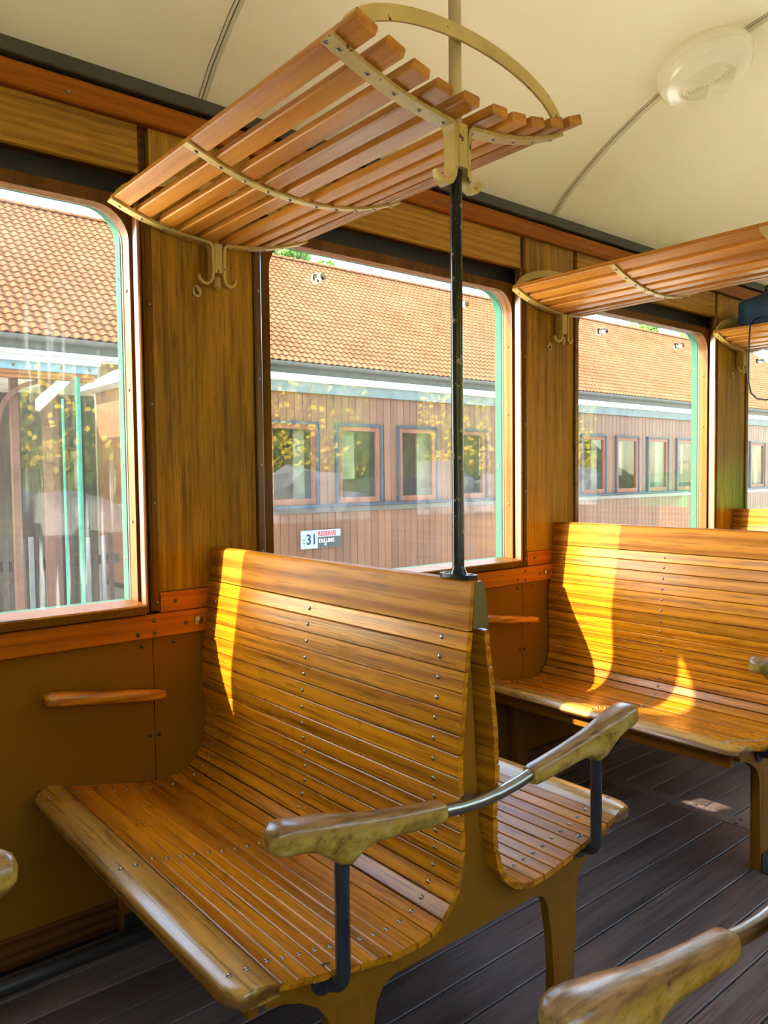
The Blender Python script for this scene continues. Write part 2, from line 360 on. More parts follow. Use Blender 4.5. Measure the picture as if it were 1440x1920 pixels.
def flip(p): return Vector((p.x, YN - p.y, p.z))
def rrect(x0, x1, z0, z1, r, n=7):
    pts = [(x0, z0), (x1, z0)]
    for cx, cz, a0 in ((x1 - r, z1 - r, 0), (x0 + r, z1 - r, 90)):
        for k in range(n + 1):
            a = math.radians(a0 + 90 * k / n); pts.append((cx + r * math.cos(a), cz + r * math.sin(a)))
    return pts
def ring(g, outer, inner, y0, y1):
    # outer: rectangle (x0,x1,z0,z1); inner: rrect points (same parametrisation), joined by projecting to the rectangle
    x0, x1, z0, z1 = outer; n = len(inner); k = (n - 2) // 2; out = [(x0, z0), (x1, z0)]
    for j in range(k):
        a = j / (k - 1); out.append((x1, z1 - (1 - a * 2) * (z1 - inner[2][1])) if a <= 0.5 else (x1 - (a * 2 - 1) * (x1 - inner[1 + k][0]), z1))
    for j in range(k):
        a = j / (k - 1); out.append((inner[2 + k][0] - a * 2 * (inner[2 + k][0] - x0), z1) if a <= 0.5 else (x0, z1 - (a * 2 - 1) * (z1 - inner[-1][1])))
    vs = []
    for y in (y0, y1):
        for p in inner: vs.append((p[0], y, p[1]))
        for p in out: vs.append((p[0], y, p[1]))
    fs = []
    for i in range(n):
        j = (i + 1) % n
        fs += [(i, j, n + j, n + i), (2 * n + i, 3 * n + i, 3 * n + j, 2 * n + j), (i, 2 * n + i, 2 * n + j, j), (n + i, n + j, 3 * n + j, 3 * n + i)]
    g.add(vs, fs)

def build_wall(side, t, detail):
    OPEN = OPEN_FAR if detail else [(-1.5, 0.82)] + OPEN_FAR[1:]  # unseen first window of the near wall widened to brighten the ceiling
    # bare carcass of the wall, with a hole for each window
    g = G(t)
    g.box(XA, XB, 0.022, 0.115, -0.05, 0.80)
    g.box(XA, XB, 0.022, 0.115, 1.955, 2.17)
    ed = [XA] + [e for a, b in OPEN for e in (a - 0.045, b + 0.045)] + [XB]
    for i in range(0, len(ed), 2): g.box(ed[i], ed[i + 1], 0.022, 0.115, 0.80, 1.955)
    wall = tag(g.build('wall_' + side, 'darkwood', None, 0), kind='structure')
    lo = [(XA, PIL[0][0] + 0.021)] + [(PIL[i][0] + 0.021, PIL[i + 1][0] + 0.021) for i in range(3)] + [(PIL[3][0] + 0.021, XB)]
    for a, b in lo:                                   # painted panels under the windows
        p = G(t).box(a + 0.0012, b - 0.0012, 0.002, 0.022, 0.0, 0.741, 0.0015).build('wainscot_panel', 'wainscot', wall)
        if detail:
            for sx, sz in ((a + 0.06, 0.722), (b - 0.03, 0.722), (b - 0.014, 0.478), (a + 0.010, 0.478)): screw(p, (sx, 0.001, sz), (0, -1, 0), FLATSCREW)
    pil = [(XA, OPEN[0][0] - 0.05)] + PIL + [(OPEN[4][1] + 0.006, XB)]
    for i, (a, b) in enumerate(pil):                  # veneered uprights between the windows
        l = a + 0.042 if i else a; r = b - 0.024 if i < len(pil) - 1 else b
        G(t).box(l, r, 0.0, 0.022, 0.862, 2.077, 0.001, 'z').build('upright_panel', 'veneer', wall)
        k = G(t).box(l, r, -0.006, 0.022, 0.806, 0.860, 0.002).build('rail_block', 'rail', wall)
        if i:
            for q0, q1, y in ((0.0, 0.010, -0.012), (0.0125, 0.021, -0.014)):
                G(t).box(a + q0, a + q1, y, 0.022, 0.812, 1.95, 0.0035, 'z').build('bead', 'framewood' if q0 else 'beadwood', wall)
            st = G(t).box(a + 0.0225, a + 0.041, -0.006, 0.022, 0.812, 1.95, 0.002, 'z').build('cover_strip', 'framewood', wall)
            if detail:
                for z in (0.835, 1.10, 1.36, 1.62): screw(st, (a + 0.032, -0.006, z), (0, -1, 0))
                screw(k, (a + 0.085, -0.006, 0.834), (0, -1, 0), FLATSCREW)
        if i < len(pil) - 1:
            st = G(t).box(b - 0.023, b, -0.010, 0.03, 0.862, 1.955, 0.003, 'z').build('cover_strip', 'beadwood', wall)
            if detail:
                for z in (0.95, 1.20, 1.45, 1.70): screw(st, (b - 0.012, -0.010, z), (0, -1, 0))
    rl = G(t).box(XA, XB, -0.014, 0.022, 0.742, 0.805, 0.003).build('belt_rail', 'rail', wall)
    if detail:
        for a, b in PIL:
            for dx, z in ((0.020, 0.788), (0.021, 0.755), (-0.025, 0.757), (0.11, 0.772)):
                screw(rl, (a + dx, -0.014, z), (0, -1, 0), FLATSCREW)
            e = G(t).lathe([(0.0, 0.0), (0.013, 0.0), (0.013, 0.004), (0.006, 0.005), (0.0, 0.008)], (a + 0.146, -0.014, 0.774), (0, -1, 0), 16).build('wall_stud', 'steel', wall)
    for i, (a, b) in enumerate(OPEN):                 # level boards over the windows
        G(t).box(a - 0.047 if i else XA, b + 0.018, 0.0, 0.022, 1.955, 2.077, 0.001).build('header_board', 'veneer_x', wall)
    # windows
    for i, (a, b) in enumerate(OPEN):
        w = empty('window_%d' % (i + 1 + (0 if detail else 5))); tag(w, kind='structure')
        inner = rrect(a, b, Z0 - 0.004, Z1, RC)
        g = G(t); ring(g, (a - 0.045, b + 0.045, Z0 - 0.035, Z1 + 0.032), inner, 0.028, 0.070); g.build('sash_frame', 'framewood', w)
        inner = rrect(a + 0.006, b - 0.002, Z0 - 0.002, Z1 + 0.002, RC)
        g = G(t); ring(g, (a - 0.04, b + 0.04, Z0 - 0.03, Z1 + 0.03), inner, 0.0705, 0.078); g.build('gasket', 'gasket', w)
        inner = rrect(a + 0.028, b - 0.004, Z0 - 0.001, Z1 + 0.010, RC)
        g = G(t); ring(g, (a - 0.045, b + 0.045, Z0 - 0.035, Z1 + 0.045), inner, 0.080, 0.112); gf = g.build('outer_frame', 'green', w)
        G(t).box(a - 0.03, b + 0.03, 0.0595, 0.0635, Z0 - 0.02, Z1 + 0.02).build('pane', 'glassdirty' if i == 0 else 'glass', w, 0)
        g = G(t).prism([(0.066, Z0 + 0.002), (-0.018, Z0 - 0.004), (-0.022, Z0 - 0.008), (-0.022, Z0 - 0.028), (0.03, Z0 - 0.030), (0.066, Z0 - 0.02)], 'x', a - 0.022, b + 0.004)
        g.build('sill', 'framewood', w)
        G(t).box(a - 0.045, b + 0.045, 0.050, 0.0795, Z1 + 0.0325, 1.955).build('recess', 'blackrecess', w)
        if detail:
            for z in (1.05, 1.40, 1.66): screw(w, (b - 0.001, 0.05, z), (-1, 0, 0))
            for z in (0.95, 1.2, 1.45, 1.7): screw(gf, (b - 0.004, 0.096, z), (-1, 0, 0))
            for kx in ((a + 0.190, b - 0.258) if i else (a + 0.12,)):
                G(t).lathe([(0.0, 0.0), (0.017, 0.0), (0.017, 0.005), (0.0135, 0.012), (0.008, 0.014), (0.008, 0.024), (0.0115, 0.026), (0.0115, 0.040), (0.0, 0.041)],
                           (kx, 0.0594, 1.787), (0, -1, 0), 20).build('knob', 'chrome', w)
    c1 = G(t).box(XA, XB, -0.020, 0.022, 2.078, 2.138, 0.004).build('trim_1' if detail else 'trim_3', 'cornice', None); tag(c1, kind='structure')
    if detail:
        for x in (0.24, 0.66, 1.1, 1.47, 1.89, 2.36, 2.78, 3.2, 3.65, 4.1, 4.5): screw(c1, (x, -0.020, 2.10), (0, -1, 0))
    tag(G(t).box(XA, XB, -0.034, 0.022, 2.143, 2.180, 0.003).build('trim_2' if detail else 'trim_4', 'greytrim', None), kind='structure')
    tag(G(t).box(XA, XB, -0.012, 0.002, 0.0, 0.07, 0.003).build('baseboard_' + side, 'darkwood', None), kind='structure')
    return wall
build_wall('far', None, True)
build_wall('near', flip, False)
for nm, x in (('rear', XA), ('front', XB)):
    s = -1 if nm == 'rear' else 1
    tag(G().box(min(x, x + s * 0.05), max(x, x + s * 0.05), YN - 0.02, 0.02, 0.0, 2.8).build('wall_' + nm, 'ceiltrim', None, 0), kind='structure')

# floor: base and planks along the carriage
fl = tag(G().box(XA, XB, YN - 0.1, 0.1, -0.09, -0.022).build('floor', 'iron', None, 0), kind='structure')
ys = [-0.0285 - 0.1025 * k for k in range(25)]
for k in range(24):
    a, b = ys[k + 1], ys[k]
    for x0, x1 in ((XA, 2.497), (2.562, XB)):
        G().box(x0, x1, a + 0.0022, b - 0.0022, -0.022, random.uniform(-0.0006, 0.0006), 0.0015).build('plank', 'floorwood', fl)
thr = G().box(2.4985, 2.5605, -2.45, -0.05, -0.022, 0.0012, 0.001, 'y').build('cover_plate', 'floorwood', fl)
for k in range(10):
    for x in (2.51, 2.549): screw(thr, (x, -0.14 - 0.16 * k, 0.0012), (0, 0, 1), FLATSCREW)

# ceiling: one arched skin with battens
CP = [(0.02, 2.150), (0.0, 2.174), (-0.077, 2.250), (-0.176, 2.322), (-0.292, 2.394), (-0.401, 2.450), (-0.52, 2.500), (-0.65, 2.541), (-0.80, 2.578), (-0.96, 2.606), (-1.12, 2.622), (-1.275, 2.628)]
def ceil_z(y):
    y = y if y > -1.275 else YN - y
    for (a, za), (b, zb) in zip(CP, CP[1:]):
        if b <= y <= a: return za + (zb - za) * (a - y) / (a - b)
    return CP[-1][1]
prof = CP + [(YN - y, z) for y, z in reversed(CP[:-1])]
def ceil_strip(x0, x1, dz0, dz1, mat, name, parent):
    def off(p, i, d):
        a = prof[max(i - 1, 0)]; b = prof[min(i + 1, len(prof) - 1)]; t = Vector((b[0] - a[0], b[1] - a[1])).normalized(); n = Vector((t.y, -t.x))
        if n.y > 0: n = -n
        return (p[0] + n.x * d, p[1] + n.y * d)
    lo = [off(p, i, dz1) for i, p in enumerate(prof)]; hi = [off(p, i, dz0) for i, p in enumerate(prof)]
    g = G(); n = len(prof); vs = []
    for x in (x0, x1): vs += [(x, *p) for p in lo] + [(x, *p) for p in hi]
    fs = []
    for i in range(n - 1):
        fs += [(i, i + 1, 2 * n + i + 1, 2 * n + i), (n + i, 3 * n + i, 3 * n + i + 1, n + i + 1), (i, n + i, n + i + 1, i + 1), (2 * n + i, 2 * n + i + 1, 3 * n + i + 1, 3 * n + i)]
    fs += [(0, 2 * n, 3 * n, n), (n - 1, 2 * n - 1, 4 * n - 1, 3 * n - 1)]
    g.add(vs, fs); return g.build(name, mat, parent, 40)
ce = tag(ceil_strip(XA, XB, -0.04, 0.0, 'ceiling', 'ceiling', None), kind='structure')
for k in range(-1, 4):
    xb = 1.022 + 1.515 * k
    ceil_strip(xb - 0.0175, xb - 0.0155, -0.002, 0.0012, 'seam', 'seam_line', ce); ceil_strip(xb - 0.0075, xb - 0.0045, -0.002, 0.0012, 'seam', 'seam_line', ce)
    ceil_strip(xb + 0.001, xb + 0.028, -0.002, 0.014, 'ceiltrim', 'batten', ce)

# round ceiling lamp on the second batten
ly = -0.63; sl_ = (ceil_z(ly - 0.08) - ceil_z(ly + 0.08)) / -0.16
nd = Vector((0, sl_, -1.0)).normalized()
lp = empty('ceiling_lamp', (2.535, ly, ceil_z(ly))); tag(lp, 'round cream ceiling lamp with concentric rings on its glass', 'lamp')
G().lathe([(0.0, -0.012), (0.150, -0.012), (0.152, 0.0), (0.155, 0.022), (0.150, 0.034), (0.14, 0.036)], (0, 0, 0), nd, 48).build('base', 'lamp', lp)
pf = [(0.147, 0.030), (0.150, 0.036), (0.146, 0.055), (0.136, 0.066), (0.1315, 0.0665), (0.125, 0.068), (0.105, 0.0755), (0.092, 0.078)]
for k in range(12):
    r = 0.088 - k * 0.0072; h = 0.0785 + 0.0012 * k * (1 - k / 30)
    pf += [(r, h), (r - 0.0022, h + 0.0048), (r - 0.0048, h + 0.0002)]
pf += [(0.004, 0.088), (0.0, 0.090)]
G().lathe(pf, (0, 0, 0), nd, 48).build('lens', 'lamp', lp)

# heating pipe along the wall near the floor
hp = empty('heating_pipe', (0, -0.15, 0.0)); tag(hp, 'dark heating pipe lying along the floor under the front bench', 'pipe')
G().tube([(-1.2, 0, 0.045), (1.9, 0, 0.045)], 0.018, 12).build('pipe_run', 'iron', hp)
for x in (-0.8, 0.2, 1.2, 1.85): G().box(x - 0.012, x + 0.012, -0.015, 0.015, 0.0, 0.03, 0.002).build('pipe_foot', 'iron', hp)

# ------------------------------------------------------------------ benches
PROF = [(.017, .972), (.027, .880), (.0325, .845), (.0375, .808), (.0425, .769), (.047, .733), (.0515, .694), (.054, .658), (.055, .617), (.0535, .582), (.051, .548), (.050, .517), (.0505, .481), (.054, .452),
        (.062, .420), (.077, .3945), (.100, .3735), (.127, .3615), (.158, .3565), (.189, .3570), (.219, .3605), (.249, .3650), (.281, .3710), (.314, .3780), (.344, .3845), (.375, .3910), (.405, .3975), (.436, .4055)]
TH = 0.0125
def slat_poly(p, q, sgn, off):
    p = Vector(p); q = Vector(q); t = (q - p).normalized(); n = Vector((t.y, -t.x))
    if n.x + n.y < 0: n = -n
    g = 0.0007; c = 0.0018
    p = p + t * g + n * off; q = q - t * g + n * off
    pts = [p - n * c, p + t * c, q - t * c, q - n * c, q - n * TH, p - n * TH]
    return [(sgn * u.x, u.y) for u in pts], (p + q) / 2, n
def build_bench(x, screws):
    root = empty('slatted_bench', (x, 0, 0))
    for sgn in (-1, 1):
        # top board with a rounded upper edge
        poly = [(.0165, .880 + .002), (.0270, .882), (.0265, .886), (.0190, .958), (.0165, .966), (.0125, .9705), (.007, .972), (.0012, .972), (.0012, .958), (.009, .955)]
        G().prism([(sgn * u, w) for u, w in poly], 'y', -1.0 if sgn < 0 else -0.984, -0.004).build('top_board', 'topboard', root)
        for k in range(1, len(PROF) - 1):
            poly, c, n = slat_poly(PROF[k], PROF[k + 1], sgn, random.uniform(-0.0007, 0.0007))
            s = G().prism(poly, 'y', -1.0 + random.uniform(-.0015, .0015), -0.004).build('slat', 'bench', root)
            if screws:
                for y in (-0.058, -0.50, -0.935): screw(s, (sgn * c.x, y, c.y), (sgn * n.x, 0, n.y))
        fp = [(.4378, .4040), (.450, .4085), (.475, .4135), (.495, .4140), (.508, .4105), (.517, .4030), (.520, .394), (.514, .387), (.500, .386), (.4378, .386)]
        rings = []
        for y in (-1.0, -0.995, -0.975, -0.955, -0.06, -0.03, -0.012, -0.004):
            e = min(1.0, (y + 1.0) / 0.045, (-0.004 - y) / 0.05); e = max(0.0, e); k = 0.030 * (1 - math.sqrt(max(0, 1 - (1 - e) ** 2)))
            rings.append([(sgn * (u - k * max(0, (u - .4378) / .08)), y, w) for u, w in fp])
        fb = G().loft(rings).build('front_board', 'frontboard', root)
        if screws:
            for y in (-0.075, -0.52, -0.945):
                for d, z in ((.4625, .4115), (.492, .4140)): screw(fb, (sgn * d, y, z), (sgn * -0.05, 0, 1))
        G().box(min(sgn * .450, sgn * .468), max(sgn * .450, sgn * .468), -0.957, -0.01, .338, .386, 0.002, 'y').build('front_beam', 'benchpaint', root)
    cap = [(-.0092, .968), (.009, .9705), (.0145, .967), (.0178, .957), (.0268, .884), (-.0155, .884), (-.010, .950)]
    G().prism(cap, 'y', -1.001, -0.9845).build('end_cap', 'capolive', root)
    # end frames: legs, rail and upright in one plate
    und = []
    for k in range(1, len(PROF)):
        a_, b_ = Vector(PROF[k - 1]), Vector(PROF[min(k + 1, len(PROF) - 1)]); t_ = (b_ - a_).normalized(); n_ = Vector((t_.y, -t_.x))
        if n_.x + n_.y < 0: n_ = -n_
        q = Vector(PROF[k]) - n_ * 0.0132; und.append((q.x, q.y))
    L_ = [(-d, z) for d, z in und]
    low = [(-.449, .385), (-.449, .358), (-.42, .352), (-.385, .338), (-.350, .314), (-.332, .285), (-.326, .18), (-.318, .0), (-.262, .0), (-.243, .20), (-.230, .270), (-.215, .292), (-.19, .301)]
    poly = [(-.002, .88)] + L_ + low + [(-d, z) for d, z in reversed(low)] + list(reversed(und[12:])) + [(.024, .50), (.017, .62), (.010, .74), (.0, .86)]
    for nm, y0, y1 in (('end_frame', -0.976, -0.956), ('wall_frame', -0.060, -0.040)):
        fr = G().prism(poly, 'y', y0, y1).build(nm, 'benchpaint', root)
        for sgn in (-1, 1):
            d = sgn * 0.290
            G().box(d - 0.024, d + 0.024, y0 - 0.004, y0, 0.0, 0.055, 0.002, 'y').build('foot_bracket', 'iron', fr)
            G().box(d - (0.062 if sgn > 0 else 0.03), d + (0.03 if sgn > 0 else 0.062), y0 - 0.030, y0, 0.0, 0.005, 0.001, 'y').build('foot_plate', 'iron', fr)
            screw(fr, (d - sgn * 0.048, y0 - 0.015, 0.005), (0, 0, 1), FLATSCREW)
            G().box(d - 0.026, d + 0.026, y0 - 0.001, y1 + 0.014, 0.012 if False else 0.0, 0.31 if False else 0.30, 0.003, 'z').build('leg', 'benchpaint', fr)
    # armrest: steel rod, two worn wooden grips on bent posts
    ya = -1.022
    ar = G().tube([(-.16, ya, .590), (-.12, ya, .583), (-.07, ya, .5765), (-.02, ya, .574), (.03, ya, .5745), (.08, ya, .580), (.13, ya, .589)], 0.0115, 14).build('armrest', 'tubesteel', root)
    for sgn in (-1, 1):
        stn = [(.468, .6375, .010, .012), (.465, .6380, .032, .030), (.455, .6385, .050, .043), (.440, .6380, .057, .047), (.415, .6340, .058, .046), (.390, .6270, .056, .050), (.365, .616, .053, .064), (.345, .606, .049, .076),
               (.325, .6005, .046, .076), (.305, .6045, .044, .058), (.285, .605, .042, .047), (.25, .601, .040, .042), (.20, .594, .039, .040), (.15, .588, .038, .038), (.125, .5855, .037, .036), (.117, .585, .031, .030)]
        rings = []
        for d, z, w, h in stn:
            rg = []
            for k in range(16):
                a = 2 * math.pi * k / 16; ca, sa = math.cos(a), math.sin(a)
                rg.append((sgn * d, ya + 0.5 * w * math.copysign(abs(ca) ** 0.55, ca), z + 0.5 * h * math.copysign(abs(sa) ** 0.55, sa)))
            rings.append(rg)
        G().loft(rings).build('grip', 'grip', ar, 60)
        pd = sgn * .335
        path = [(sgn * .300, ya, .598)] + bez((sgn * .318, ya, .588), (pd, ya, .578), (pd, ya, .545), 5) + [(pd, ya, .46)] + bez((pd, ya, .395), (pd - 0 * sgn, ya, .362), (pd + sgn * .006, -0.990, .360), 6) + [(pd + sgn * .006, -0.974, .360)]
        G().tube(path, 0.0122, 14).build('post', 'darksteel', ar)
        G().lathe([(0.0, 0.0), (0.024, 0.0), (0.025, 0.003), (0.024, 0.008), (0.014, 0.010), (0.0, 0.010)], (pd + sgn * .006, -0.975, .360), (0, -1, 0), 24).build('flange', 'darksteel', ar)
    b = G().box(-.047, -.028, -0.981, -0.976, .580, .625, .002, 'y').box(-.047, -.028, -1.015, -0.976, .574, .582, .001, 'y').build('bracket', 'steel', ar)
    screw(b, (-.0375, -0.981, .612), (0, -1, 0), FLATSCREW)
    return root
BP = 1.53; BX = 1.04
bench = build_bench(BX, True)
tag(bench, 'double-sided varnished slatted bench in front, black pole standing on its back', 'bench', 'slatted wooden benches')
b2 = copy_tree(bench); b2.location.x = BX + BP
tag(b2, 'slatted bench facing us beyond the front one, broad sunlit patch by the window', 'bench')
b3 = copy_tree(bench, None, ('screw',)); b3.location.x = BX + 2 * BP
tag(b3, 'farthest bench, only its sunlit top board showing behind the second bench', 'bench')
b4 = copy_tree(bench, None, ('screw',)); b4.rotation_euler.z = math.pi; b4.location = (BX, YN, 0)
tag(b4, 'bench across the aisle, only its worn wooden armrest showing bottom right', 'bench')

# free-standing end armrest poking in at the left edge
ea = empty('end_armrest', (0.24, -1.01, 0.0)); tag(ea, 'shiny rounded armrest end poking in at the left edge of the picture', 'armrest')
rings = []
for d, w, h in ((0.0, .012, .012), (-.004, .036, .034), (-.014, .052, .050), (-.03, .058, .056), (-.07, .058, .056), (-.2, .044, .044), (-.36, .040, .040)):
    rings.append([(d, 0.5 * w * math.cos(2 * math.pi * k / 16), 0.712 + 0.5 * h * math.sin(2 * math.pi * k / 16) + 0.08 * d) for k in range(16)])
G().loft(rings).build('grip', 'grip', ea, 60)
G().tube([(-.12, 0, .69), (-.12, 0, .01)], 0.0122, 12).build('post', 'darksteel', ea)
G().lathe([(0.0, 0.0), (0.045, 0.0), (0.045, 0.006), (0.02, 0.012), (0.0, 0.012)], (-.12, 0, 0.0), (0, 0, 1), 20).build('floor_flange', 'darksteel', ea)

# small armrests on the wall
def wall_arm(x, label):
    r = empty('wall_armrest', (x, 0, 0)); tag(r, label, 'armrest', 'wooden wall armrests')
    st = [(-.490, .640, .012, .014), (-.487, .640, .034, .026), (-.478, .640, .044, .031), (-.45, .637, .047, .032), (-.36, .623, .044, .031), (-.26, .609, .041, .029), (-.205, .602, .040, .028), (-.192, .600, .036, .025), (-.187, .600, .022, .014)]
    rg = [[(d, -0.052 + .5 * w * math.copysign(abs(math.cos(a)) ** .6, math.cos(a)), z + .5 * h * math.copysign(abs(math.sin(a)) ** .6, math.sin(a))) for a in [2 * math.pi * k / 16 for k in range(16)]] for d, z, w, h in st]
    G().loft(rg).build('rest', 'wallgrip', r, 60)
    for d, z in ((-.42, .632), (-.25, .607)): G().tube([(d, .004, z - .004), (d, -.05, z - .004)], .009, 10).build('arm_bolt', 'iron', r)
wall_arm(BX, 'wooden armrest on the ochre wall beside the front bench')
wall_arm(BX + BP, 'wooden armrest on the wall beside the sunlit second bench')

# ------------------------------------------------------------------ luggage racks and poles
def rz(d): return 1.799 + 0.060 * (abs(d) / .29) ** 2
def strap_path(a, b, n=9): return [(a + (b - a) * i / n, rz(a + (b - a) * i / n)) for i in range(n + 1)]
def build_rack(x):
    root = empty('luggage_rack', (x, 0, 0))
    for sgn in (-1, 1):
        for k, d in enumerate((.037, .095, .153, .211, .268)):
            sl2 = 2 * .060 * d / .29 ** 2; t = Vector((1, sl2)).normalized(); n = Vector((-t.y, t.x)); c = Vector((d, rz(d) + .003)); hw = .0195 if k < 4 else .0215; th = .019
            c2 = .0025; P = [c - t * hw + n * c2, c - t * (hw - c2), c + t * (hw - c2), c + t * hw + n * c2, c + t * hw + n * (th - c2), c + t * (hw - c2) + n * th, c - t * (hw - c2) + n * th, c - t * hw + n * (th - c2)]
            s = G().prism([(sgn * u.x, u.y) for u in P], 'y', -1.022 + random.uniform(-.004, .004), -0.018).build('slat', 'rackwood', root)
            for y in (-0.955, -0.455, -0.035): screw(s, (sgn * d, y, rz(d) - .0035), (0, 0, -1))
        for nm, y0, y1 in (('aisle_strap', -0.970, -0.940), ('wall_strap', -0.050, -0.022)):
            p = strap_path(-.292, -.034) + [(-.026, 1.7985), (-.0205, 1.793), (-.0175, 1.784), (-.0165, 1.72), (-.018, 1.706), (-.024, 1.6945), (-.034, 1.689), (-.045, 1.692), (-.053, 1.700), (-.056, 1.711)]
            G().bar([(-sgn * u, w) for u, w in p], y0, y1, .0075, 7).build(nm, 'cream', root, 50)
    G().bar(strap_path(-.292, .292, 16), -0.465, -0.445, .0052).build('middle_strap', 'cream', root, 50)
    for nm, y in (('aisle_hoop', -0.975), ('wall_hoop', -0.030)):
        pth = [(.272 * math.sin(math.radians(a)) , 1.868 + .085 * (math.cos(math.radians(a)) - math.cos(math.radians(82))) / (1 - math.cos(math.radians(82)))) for a in range(-82, 83, 8)]
        G().bar(pth, y - .0025, y + .0025, .026).build(nm, 'cream', root, 50)
    for nm, y0, y1 in (('aisle_clamp', -0.971, -0.930), ('wall_clamp', -0.047, -0.004)):
        c = G().box(-.0132, .0132, y0, y1, 1.722, 1.8, .003, 'z').build(nm, 'cream', root)
    G().lathe([(0, -.004), (.011, -.004), (.011, .02), (0, .03)], (0, -.034, 1.705), (0, 0, -1), 14).build('wall_stub', 'cream', root)
    e = G().prism([(-.045 + .013 * math.cos(a), 1.672 + (.018 if math.sin(a) > 0 else .014) * math.sin(a)) for a in [2 * math.pi * k / 16 for k in range(16)]], 'y', -.006, .0).build('eye_plate', 'cream', root)
    screw(e, (-.045, -.006, 1.670), (0, -1, 0), FLATSCREW)
    return root
rack = build_rack(BX); tag(rack, 'slatted wooden luggage rack over the front bench, cream iron hoop at its end', 'luggage rack', 'luggage racks')
r2 = copy_tree(rack); r2.location.x = BX + BP; tag(r2, 'luggage rack over the second bench, running off the right side', 'luggage rack')
r3 = copy_tree(rack); r3.location.x = BX + 2 * BP; tag(r3, 'farthest luggage rack at the right edge, carrying the navy bag', 'luggage rack')
def build_pole(x):
    root = empty('support_pole', (x, -0.950, .9725))
    G().tube([(0, 0, .014), (0, 0, .752)], .0112, 18).build('lower_pole', 'poleblack', root)
    G().tube([(0, 0, .752), (0, 0, ceil_z(-.95) - .9725 + .01)], .0118, 18).build('upper_pole', 'polecream', root)
    fl_ = G().prism([(.017 * math.cos(a), .040 * math.sin(a)) if False else (.0175 * math.copysign(abs(math.cos(a)) ** .7, math.cos(a)), .043 * math.copysign(abs(math.sin(a)) ** .7, math.sin(a))) for a in [2 * math.pi * k / 24 for k in range(24)]], 'z', 0.0, .008)
    fl_.lathe([(.0165, .008), (.015, .012), (.0125, .018), (.0112, .022)], (0, 0, 0), (0, 0, 1), 18).build('flange', 'poleblack', root)
    for s in (-1, 1): screw(root, (0, s * .031, .008), (0, 0, 1), FLATSCREW)
    return root
pole = build_pole(BX); tag(pole, 'black iron pole from the front bench up through its rack, cream above', 'pole', 'support poles')

# navy bag and its strap on the farthest rack
bg = empty('navy_bag', (BX + 2 * BP - 0.02, -0.33, 1.865)); tag(bg, 'navy blue cloth bag lying on the farthest luggage rack', 'bag')
def blob(sx, sy, sz, p=0.6, amp=0.03, fq=6, seed=0, nu=26, nv=16):
    g = G(); vs = []; fs = []
    for i in range(nv + 1):
        th = math.pi * i / nv - math.pi / 2
        for k in range(nu):
            a = 2 * math.pi * k / nu
            f = lambda c: math.copysign(abs(c) ** p, c)
            v = Vector((sx * f(math.cos(th)) * f(math.cos(a)), sy * f(math.cos(th)) * f(math.sin(a)), sz * (1 + f(math.sin(th)))))
            q = v * fq + Vector((seed, seed, seed)); nn = mnoise.noise(q) + .5 * mnoise.noise(q * 2.1)
            v *= 1 + amp * nn / max(.1, v.length); v.z = max(0, v.z); vs.append(v)
    for i in range(nv):
        for k in range(nu): fs.append((i * nu + k, i * nu + (k + 1) % nu, (i + 1) * nu + (k + 1) % nu, (i + 1) * nu + k))
    return g.add(vs, fs)
blob(.20, .26, .095, .55, .035, 9, 3).build('bag_body', 'bag', bg, 80)
G().tube([(-.12, .12, .185), (-.12, .115, .215), (-.12, .08, .225), (-.12, .045, .215), (-.12, .04, .18)], .007, 8).build('carry_loop', 'strap', bg)
G().box(-.205, -.16, -.10, .06, .03, .13, .02, 'y').build('side_pocket', 'bag', bg)
bx, by, bz = BX + 2 * BP - 0.02, -0.33, 1.865
G().tube([(px - bx, py - by, pz - bz) for px, py, pz in [(3.93, -.215, 1.93), (3.84, -.215, 1.905), (3.79, -.215, 1.87), (3.783, -.212, 1.75), (3.783, -.213, 1.60), (3.783, -.225, 1.545), (3.783, -.255, 1.515), (3.783, -.30, 1.505), (3.783, -.36, 1.53), (3.783, -.41, 1.62), (3.783, -.425, 1.75), (3.79, -.43, 1.87), (3.84, -.43, 1.905), (3.93, -.43, 1.93)]], .0045, 8).build('shoulder_strap', 'strap', bg)
rk = empty('passenger_stand_in', (4.47, -0.36, 0.40)); tag(rk, 'bright green rucksack on the far seat, seen mirrored in the window', 'passenger')  # cloth bulk stands in for a seated passenger in a green jacket
blob(.14, .29, .395, .62, .03, 5, 11).build('stand_in_body', 'passenger', rk, 80)
G().tube([(0, -.05, .77), (0, -.04, .83), (0, .04, .83), (0, .05, .77)], .01, 8).build('carry_loop', 'strap', rk)

# ------------------------------------------------------------------ outside: ground, opposite carriage
tag(G().box(-90, 160, -90, 160, -1.2, -0.95).build('ground', 'gravel', None, 0), kind='structure')
WY = 4.5; WX0, WX1 = 3.15, 17.2
wg = empty('railway_carriage', (0, 0, 0)); tag(wg, 'brown planked railway carriage on the next track, row of dark-framed windows', 'railway carriage')
def wp(name, mat, *b, c=0.0, axis='x', parent=None): return G().box(*b, c, axis).build(name, mat, parent or wg, 0)
WW = [(3.955 + .835 * k, 4.562 + .835 * k) for k in range(15)]
WZ0, WZ1 = .885, 1.715
pw = .0955; n = int((WX1 - WX0) / pw); cache = {}
def plank(x, z0, z1):
    key = (round(z0, 3), round(z1, 3))
    if key not in cache: cache[key] = G().box(.0018, pw - .0018, 0, .02, z0, z1, .003, 'z').mesh('plank', 'plank', 0)
    put('plank', cache[key], wg, (x, WY, 0))
